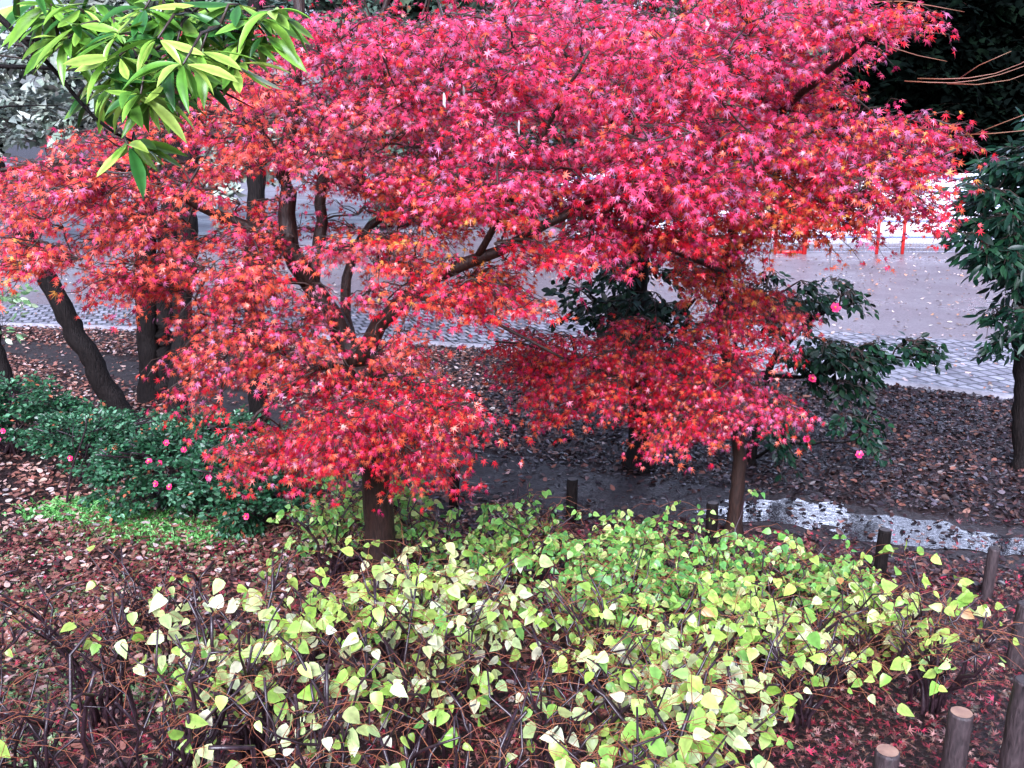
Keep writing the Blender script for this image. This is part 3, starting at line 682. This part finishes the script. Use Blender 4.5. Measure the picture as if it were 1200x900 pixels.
# right evergreen with hanging long leaves
g = gb(1200, 548); y = g[1]
dark_tree('evergreen_tree', 'evergreen with long drooping dark leaves and black trunk at the right edge', [
    limb([g-[0, 0, .2], g, (1198, 490, y), (1199, 420, y), (1204, 340, y), (1215, 200, y), (1225, 0, y)], (.085, .06)),
    limb([(1203, 350, y), (1180, 320, y-.2), (1150, 280, y-.4)], (.02, .008)), limb([(1203, 390, y), (1180, 370, y-.3), (1160, 370, y-.4)], (.015, .006)),
    limb([(1210, 260, y), (1170, 230, y-.4), (1140, 210, y-.5)], (.02, .008))],
    [(1178, 220, 45, 40, y-.4, .5, 26, 'hang'), (1175, 280, 32, 30, y-.4, .4, 12, 'hang'), (1195, 325, 22, 30, y-.3, .4, 7, 'hang'), (1186, 372, 16, 14, y-.4, .3, 4, 'hang'), (1130, 270, 12, 22, y-.5, .2, 3, 'hang'), (1220, 250, 60, 120, y, .6, 30, 'hang'), (1185, 400, 12, 8, y-.4, .2, 2, 'hang')],
    'hang', LONG, .12, 'camleaf', .24, None, 5)
# black conifers top right
for (px, lab, n, yy, sp) in [(1120, 'towering black green conifer filling the top right corner', 230, 33.5, 110), (1270, 'black green conifer cut by the right edge behind the drooping leaves', 170, 36, 125)]:
    g = np.array([at(px, 300, yy)[0], yy, 0])
    st = [limb([g-[0, 0, .2], g, g+[0, 0, 3.], g+[0, 0, 6.], g+[0, 0, 7.5]], (.28, .1))]
    X = px
    dark_tree('dark_conifer', lab, st, [(X, 110, sp, 125, yy, 1.6, n, 'black'), (X, 20, sp, 45, yy, 1.6, n//3, 'black'), (X, 90, sp+10, 120, yy+2, .8, n, 'black')], 'black', CLUMP, .55, 'conifer', 1.5, 'black conifers at top right', 6)

# ------------------------------------------------------------ tree belt far behind
far_labels = ['grey green tree far behind at the extreme left', 'grey green tree showing through gaps over the left maple boughs', 'round tree behind the leaning trunk top',
 'tall tree behind the main maple limb', 'grey tree glimpsed high through the maple crown centre', 'green tree behind the gap in the upper crown',
 'dark tree behind the terrace left of the red posts', 'dark tree rising behind the white terrace', 'dark tree behind the right half of the terrace', 'dark tree beyond the terrace at far right']
bx_ = [-21, -14.5, -9, -4, 1, 6, 11.5, 17, 23, 29]
bh_ = [11, 12, 12, 13, 13, 13, 9, 9, 9, 9]
by_ = [24, 22, 27, 31, 36, 38, 41, 43, 42, 40]
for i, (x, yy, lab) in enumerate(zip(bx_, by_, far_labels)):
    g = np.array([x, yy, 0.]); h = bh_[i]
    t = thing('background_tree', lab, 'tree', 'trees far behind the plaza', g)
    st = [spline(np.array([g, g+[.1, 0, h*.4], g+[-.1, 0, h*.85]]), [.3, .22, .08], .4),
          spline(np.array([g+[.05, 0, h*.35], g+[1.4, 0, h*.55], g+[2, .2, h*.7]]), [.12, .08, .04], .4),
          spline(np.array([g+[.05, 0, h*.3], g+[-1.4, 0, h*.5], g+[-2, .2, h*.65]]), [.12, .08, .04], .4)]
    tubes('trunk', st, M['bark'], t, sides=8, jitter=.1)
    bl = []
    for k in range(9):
        bl.append((x+rng.uniform(-2.6, 2.6), yy+rng.uniform(-1, 1), 1.4+(h*.85-1.4)*(k+.5)/9, 2.6, 1.8, 1.5, 30, 'greygreen' if i < 3 else 'belt'))
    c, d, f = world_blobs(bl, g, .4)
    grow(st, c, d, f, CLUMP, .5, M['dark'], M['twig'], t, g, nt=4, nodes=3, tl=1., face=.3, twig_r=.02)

# ------------------------------------------------------------ fence and terrace
fy = G(1000, 298)[1]
def fpx(px): return at(px, 298, fy)[0]
tF = thing('mesh_fence', 'long white wire mesh fence with red posts beyond the plaza', 'fence', None, (fpx(1000), fy, 0))
FH = 1.15
posts_px = [660, 740, 820, 1027, 1057, 1148, 1240, 1330]
allp = sorted(posts_px+[908, 942])
for p in allp:
    x = fpx(p); w_ = .032 if p != 942 else .05
    boxes('post', [(x-w_, x+w_, fy-w_, fy+w_, 0, FH+.05)], M['red'], tF)
for a, b_ in zip(allp, allp[1:]):
    x0, x1 = fpx(a)+.06, fpx(b_)-.06
    bs = [(x0, x1, fy-.004, fy+.004, z-.006, z+.006) for z in np.arange(.06, FH, .1)]
    k = int((x1-x0)/.08)
    bs += [(x-.004, x+.004, fy-.010, fy-.005, .05, FH) for x in np.linspace(x0+.02, x1-.02, max(k, 2))]
    boxes('mesh_panel', bs, M['wire'], tF)
    boxes('top_rail', [(x0, x1, fy-.02, fy+.02, FH+.002, FH+.04)], M['wire'], tF)
x0, x1 = fpx(908)+.05, fpx(942)-.065
for zz in ((.02, .09), (FH-.06, FH)): boxes('gate_rail', [(x0, x1, fy-.045, fy-.012, *zz)], M['red'], tF)
tT = thing('terrace', 'white stepped concrete terrace behind the mesh fence', 'terrace', None, (8, fy+3, 0))
for k in range(5):
    boxes('step', [(1.5, 30, fy+2.2+k*.9, fy+2.2+(k+1)*.9-.02, 0, .3+k*.34)], M['concrete'], tT)
    boxes('step_shade_line', [(1.5, 30, fy+2.18+k*.9, fy+2.197+k*.9, .22+k*.34-.06, .22+k*.34)], simple('blue_shade_paint', (.2, .26, .5), .5), tT)  # blue strips paint the shadow lines across the white steps

# ------------------------------------------------------------ sasanqua shrubs at left with pink flowers
def dome(px, py, rx, ry, rz, n, label, flowers, size=.04, fam='sasanqua'):
    g = G(px, py)
    t = thing('sasanqua_shrub', label, 'shrub', 'low flowering evergreen shrubs at left', g)
    st = [spline(np.array([g+[rng.uniform(-.1, .1), rng.uniform(-.1, .1), -.05], g+[rng.uniform(-rx, rx)*.4, rng.uniform(-ry, ry)*.3, rz*.5], g+[rng.uniform(-rx, rx)*.8, rng.uniform(-ry, ry)*.6, rz*.85]]), [.018, .012, .006], .08) for _ in range(9)]
    tubes('stems', st, M['stem'], t, sides=6)
    c, d, f = world_blobs([(g[0], g[1], g[2]+rz*.42, rx, ry, rz*.6, n, fam)], g, .45)
    c[:, 2] = np.maximum(c[:, 2], g[2]+.06)
    grow(st, c, d, f, OVAL, size, M['green'], M['twig'], t, g, nt=6, nodes=5, tl=.13, droop=.1, face=.35, drip=.1, crown='foliage', twig_r=.0025, pet=.008)
    for (fx, fy_) in flowers:
        # nearest front surface of the dome along the view ray
        best = None
        for Y in np.arange(g[1]-ry*1.2, g[1]+ry, .02):
            p = at(fx, fy_, Y); q = ((p[0]-g[0])/rx)**2+((p[1]-g[1])/ry)**2+((p[2]-g[2]-rz*.42)/(rz*.6))**2
            if q < 1.35: best = p; break
        if best is None: best = at(fx, fy_, g[1]-ry*.6)
        flower(best, .05, t)
dome(15, 532, .75, .5, .72, 95, 'dark evergreen shrub with pink flowers at the far left edge', [(4, 505), (46, 527), (-2, 515)], .05)
dome(100, 562, .5, .4, .62, 60, 'smaller evergreen shrub between the leftmost one and the bare sapling', [(83, 537)], .042)
dome(190, 597, .6, .5, .66, 120, 'rounded glossy shrub with pink flowers right of the green weeds', [(195, 519), (216, 527), (199, 571), (183, 567), (175, 541), (188, 543)], .042)
dome(290, 622, .55, .45, .7, 110, 'evergreen shrub with one pink flower under the hanging red leaves', [(289, 605), (245, 560)], .045)
dome(140, 530, .55, .35, .4, 60, 'low evergreen shrub at the foot of the leaning trunk', [], .04)
dome(250, 540, .6, .4, .45, 70, 'low shrub behind the rounded flowering one beside the path', [(275, 528)], .04)
dome(335, 592, .4, .4, .6, 55, 'evergreen shrub nearest the maple trunk partly veiled by crimson leaves', [], .045)
# bare sapling
g = G(78, 592)
t = thing('bare_sapling', 'thin leafless sapling standing by the green weeds', 'sapling', None, g)
y = g[1]
tubes('stems', [limb([g-[0, 0, .05], g, (84, 550, y), (95, 520, y), (103, 492, y), (100, 487, y)], (.012, .004)), limb([(82, 562, y), (96, 545, y), (104, 520, y-.1)], (.006, .003)),
                limb([g, (92, 570, y-.05), (108, 545, y-.1)], (.007, .003)), limb([(90, 535, y), (84, 515, y), (86, 500, y)], (.005, .002))], M['stem'], t, sides=6)
g = at(-30, 345, 5.)
# pale leafy twigs entering at the left edge
gl = np.array([at(-150, 480, 6.)[0], 6., 0.])
t = thing('young_tree', 'young tree reaching in at the left edge with thin pale green leaves', 'tree', None, gl)
st = [spline(np.array([gl-[0, 0, .1], gl+[0, 0, .9], at(-120, 330, 6), at(-100, 250, 6)]), [.03, .025, .015, .01]), limb([(-120, 345, 6), (-50, 335, 5.9), (5, 330, 5.8)], (.01, .004))]
tubes('trunk', st, M['bark'], t, sides=7)
c, d, f = px_blobs([(8, 345, 22, 25, 5.9, .2, 4, 'leafy'), (-60, 330, 50, 50, 6, .3, 8, 'leafy'), (-5, 380, 14, 14, 5.9, .1, 1, 'leafy')], gl)
FAM['leafy'] = [(3, (.2, .38, .16)), (2, (.35, .5, .28))]
grow(st, c, d, f, OVAL, .05, M['soft'], M['twig'], t, gl, nt=4, nodes=4, tl=.18, face=.5, twig_r=.002, crown='foliage', single=True)

# ------------------------------------------------------------ yellowing shrubs of the near bed
def bush(px, py, h, rad, cover, fam, label, nst=9, lsize=.07, dens=1.0):
    g = G(px, py); 
    t = thing('yellowing_shrub', label, 'shrub', 'yellowing shrubs in the bed edged with logs', g)
    stems, shoots, LP, LT, LN, LS = [], [], [], [], [], []
    for s in range(nst):
        a = rng.uniform(0, 2*math.pi); b0 = g+np.array([math.cos(a), math.sin(a), 0])*rad*.35*rng.random()
        out = rng.uniform(.25, 1)*rad; a2 = a+rng.normal(0, .5)
        top = g+np.array([math.cos(a2)*out, math.sin(a2)*out, h*rng.uniform(.65, 1.)])
        n = 7; tt = np.linspace(0, 1, n)[:, None]
        p = b0+(top-b0)*np.c_[tt**1.3, tt**1.3, tt**.9]; p[1:] += rng.normal(0, .022, (n-1, 3)); p[0, 2] -= .06
        r0 = rng.uniform(.006, .0135); stems.append((p, np.linspace(r0, r0*.55, n)))
        brs = [p]
        for k in range(rng.integers(2, 5)):
            i = rng.integers(2, n-1); a3 = rng.uniform(0, 2*math.pi); L = rng.uniform(.12, .34)
            e = p[i]+np.array([math.cos(a3)*L*.7, math.sin(a3)*L*.7, L*rng.uniform(.4, 1.)])
            m_ = 4; q = p[i]+(e-p[i])*np.linspace(0, 1, m_)[:, None]; q[1:] += rng.normal(0, .014, (m_-1, 3))
            stems.append((q, np.linspace(r0*.6, r0*.32, m_))); brs.append(q)
        for q in brs:
            for k in range(rng.integers(1, 3)+(cover > .45)):
                i = rng.integers(max(1, len(q)-3), len(q)); a3 = rng.uniform(0, 2*math.pi); L = rng.uniform(.12, .38)
                d = np.array([math.cos(a3), math.sin(a3), rng.uniform(.1, 1.1)]); d /= np.linalg.norm(d)
                m_ = 6; u = np.linspace(0, 1, m_)[:, None]
                sh = q[i]+d*L*u+np.array([0, 0, -.55*L])*u*u; sh[1:] += rng.normal(0, .006, (m_-1, 3))
                shoots.append((sh, np.linspace(.0017, .0008, m_)))
                if rng.random() < cover:
                    for nd in range(1, m_):
                        for rep in range(rng.poisson((.42+.46*cover)*dens)):
                            aa = rng.uniform(0, 2*math.pi); tip = np.array([math.cos(aa), math.sin(aa), -rng.uniform(.1, 1.3)])+d*.3
                            tip /= np.linalg.norm(tip); LP.append(sh[nd]+tip*.012); LT.append(tip)
    tubes('stems', stems, M['stem'], t, sides=6, jitter=.2)
    tubes('shoots', shoots, M['shoot'], t, sides=4, cap=False)
    n = len(LP)
    if n:
        nr = np.array([0, -.8, .65])[None]+rng.normal(0, .42, (n, 3))
        leaves('foliage', HEART, np.array(LP), np.array(LT), nr, lsize*rng.uniform(.45, 1.15, n), pig(FAM[fam], n), M['soft'], t, 1.3)
BUSH = [
 (450, 815, .8, .33, .8, 'byel', 'bright shrub hiding the foot of the thick maple trunk'),
 # px py(base) h rad cover fam label
 (40, 1010, 0.85, .42, .05, 'byel', 'nearly leafless dark stemmed shrub in the bottom left corner'),
 (-40, 860, 0.8, .4, .0, 'byel', 'leafless shrub cut by the left edge above the corner'),
 (120, 850, 0.72, .42, .12, 'byel', 'bare shrub with a few pale leaves on its top twigs at left'),
 (215, 980, 0.8, .38, .16, 'byel', 'sparse shrub with scattered single leaves at lower left'),
 (190, 770, 0.51, .35, .1, 'byel', 'low bare shrub on the red leaf litter behind the left ones'),
 (310, 890, 0.9, .38, .75, 'bpale', 'shrub with large pale lime leaves left of the maple trunk'),
 (370, 1010, 0.7, .36, .45, 'bpale', 'shrub with whitish leaves at the bottom edge left of centre'),
 (370, 780, 0.51, .3, .3, 'byel', 'thinly leaved shrub just left of the maple trunk'),
 (490, 900, 0.78, .36, .55, 'bpale', 'pale leaved shrub in front of the maple trunk'),
 (560, 820, 0.7, .34, .9, 'bpale', 'shrub with the brightest cluster of whitish green leaves near centre'),
 (520, 1030, 0.6, .36, .35, 'byel', 'shrub with many bare black stems at the bottom centre'),
 (650, 960, 0.72, .38, .4, 'bpale', 'tangled shrub with orange shoots and a few white leaves at bottom'),
 (700, 820, 0.53, .34, .5, 'byel', 'twiggy shrub with orange shoots in the bed centre'),
 (745, 940, 0.72, .34, .6, 'bpale', 'shrub carrying cream leaves right of the bottom centre'),
 (840, 930, 0.66, .36, .85, 'bpale', 'dense pale yellow shrub at the bottom right of the bed'),
 (760, 1040, 0.6, .34, .6, 'byel', 'yellow green shrub touching the bottom edge'),
 (935, 850, 0.51, .32, .3, 'byel', 'shrub of slanting black stems with hardly any leaves near the right'),
 (1090, 830, 0.53, .3, .4, 'byel', 'rightmost shrub of upright dark stems before the grey log post'),
 (1040, 770, 0.42, .34, .7, 'byel', 'small shrub with round cream leaves at the right corner'),
 (390, 680, 0.62, .32, .7, 'bgreen', 'green shrub behind the maple trunk on its left'),
 (500, 690, 0.55, .34, .7, 'bgreen', 'green shrub just right of the maple trunk'),
 (600, 700, 0.45, .36, .8, 'bgreen', 'green leaved shrub behind the brightest pale cluster'),
 (700, 715, 0.43, .38, .95, 'bgreen', 'dense mid green shrub in front of the centre log post'),
 (790, 740, 0.42, .38, .95, 'bgreen', 'dense green shrub in front of the slim maple trunk'),
 (690, 770, 0.47, .32, .8, 'bgreen', 'green shrub in the middle of the bed'),
 (870, 720, 0.4, .4, .95, 'bgreen', 'leafy green shrub before the left puddle'),
 (890, 790, 0.47, .36, .9, 'byel', 'yellow green shrub in the right middle of the bed'),
 (960, 730, 0.4, .38, .9, 'bgreen', 'green and yellow shrub before the black log post'),
 (800, 840, 0.47, .34, .9, 'byel', 'light green shrub left of the slanting black stems'),
 (440, 640, 0.5, .34, .7, 'bgreen', 'small far green shrub directly behind the maple trunk'),
 (620, 650, 0.3, .34, .7, 'bgreen', 'low green shrub at the bed edge left of the centre log post'),
 (740, 668, 0.3, .34, .85, 'bgreen', 'low green shrub at the bed edge right of the centre log post'),
 (980, 800, 0.38, .3, .4, 'byel', 'short shrub with thin yellow shoots left of the right corner'),
]
for (px, py, h, rad, cov, fam, lab) in BUSH:
    near = py > 760
    bush(px, py, h, rad, cov, fam, lab, nst=13 if near else 12, lsize=.07 if fam != 'bgreen' else .053, dens=1.25 if fam == 'bgreen' else .68)

# ------------------------------------------------------------ overhanging green branch, top left, on its own tree outside the frame
gT = np.array([-2.6, 1.9, float(gz(0, 1.9))])
t = thing('overhanging_tree', 'near tree whose bright glossy green leaves hang in at the top left', 'tree', None, gT)
st = [spline(np.array([gT-[0, 0, .2], gT+[0, 0, 1.], gT+[.05, .05, 2.2], gT+[.1, .1, 3.4]]), [.11, .1, .08, .05]),
      spline(np.array([gT+[.05, .05, 2.1], at(-260, -60, 2.0), at(-60, -20, 2.1), at(25, 45, 2.1), at(60, 78, 2.1), at(97, 123, 2.1), at(125, 150, 2.1), at(160, 168, 2.15)]), [.03, .02, .009, .006, .005, .004, .0035, .003], .05),
      spline(np.array([at(-200, 75, 2.3), at(-60, 76, 2.3), at(10, 78, 2.3), at(60, 80, 2.25)]), [.01, .006, .005, .004], .05),
      spline(np.array([at(-60, -20, 2.1), at(60, -60, 2.), at(160, -40, 2.), at(230, 20, 2.), at(290, 40, 2.)]), [.015, .01, .007, .004, .003], .05),
      spline(np.array([at(25, 45, 2.1), at(90, 50, 2.1), at(140, 45, 2.05), at(180, 60, 2.05)]), [.005, .004, .003, .002], .05),
      spline(np.array([at(230, 85, 2.1), at(262, 108, 2.1), at(298, 127, 2.15)]), [.002, .0025, .001], .05),
      spline(np.array([at(-150, 130, 2.6), at(-30, 128, 2.5), at(20, 124, 2.5), at(68, 124, 2.5)]), [.006, .003, .002, .001], .05)]
tubes('trunk', st, M['bark'], t, sides=8, jitter=.1)
W = [(90, 30), (130, 20), (170, 30), (210, 15), (140, 65), (185, 45), (255, 42), (215, 75), (155, 55),(75, 45), (110, 5), (130, 85), (205, 60), (245, 35), (275, 75), (225, 90), (320, 12), (40, 5), (180, 115),(60, 20), (95, 10), (140, 40), (120, 60), (165, 45), (150, 75), (190, 20), (215, 35), (170, 10), (235, 60), (265, 60), (290, 45), (250, 20), (300, 20), (280, 5), (160, 90), (140, 100), (165, 110), (195, 95), (100, 35), (220, 5), (60, 5), (155, 165), (150, 170), (30, -20), (120, -20), (200, -20), (310, 40), (110, 110), (180, 70), (80, 45)]
LP, LT, LN, LS = [], [], [], []
tw = []
for (px, py) in W:
    hub = at(px, py, 2.05+rng.normal(0, .09)); 
    P0 = np.concatenate([s[0] for s in st[1:5]]); j = np.argmin(np.linalg.norm(P0-hub, axis=1)); a = P0[j]
    if np.linalg.norm(a-hub) < .5 : tw.append((np.array([a, (a+hub)/2+[0, 0, .02], hub]), [.004, .003, .002]))
    a0 = rng.uniform(0, 6)
    for k in range(11):
        th = a0+k*2*math.pi/11+rng.normal(0, .25)
        tip = np.array([math.cos(th), math.sin(th)*.8, rng.uniform(-.8, .1)])
        if (px, py) in ((155, 165), (150, 170)): tip[0] = abs(tip[0])+.3 if (px == 155) else tip[0]*.5; 
        LP.append(hub+tip*.008); LT.append(norm(tip)); LN.append(np.array([0, -.45, .9])+rng.normal(0, .25, 3)); LS.append(rng.uniform(.055, .115))
tubes('twigs', tw, M['twig'], t, sides=5)
leaves('foliage', NEARL, np.array(LP), np.array(LT), np.array(LN), np.array(LS), pig(FAM['bright'], len(LP)), M['green'], t, 1.45, .6)
print('faces', sum(len(o.data.polygons) for o in COL.objects if o.type == 'MESH'))
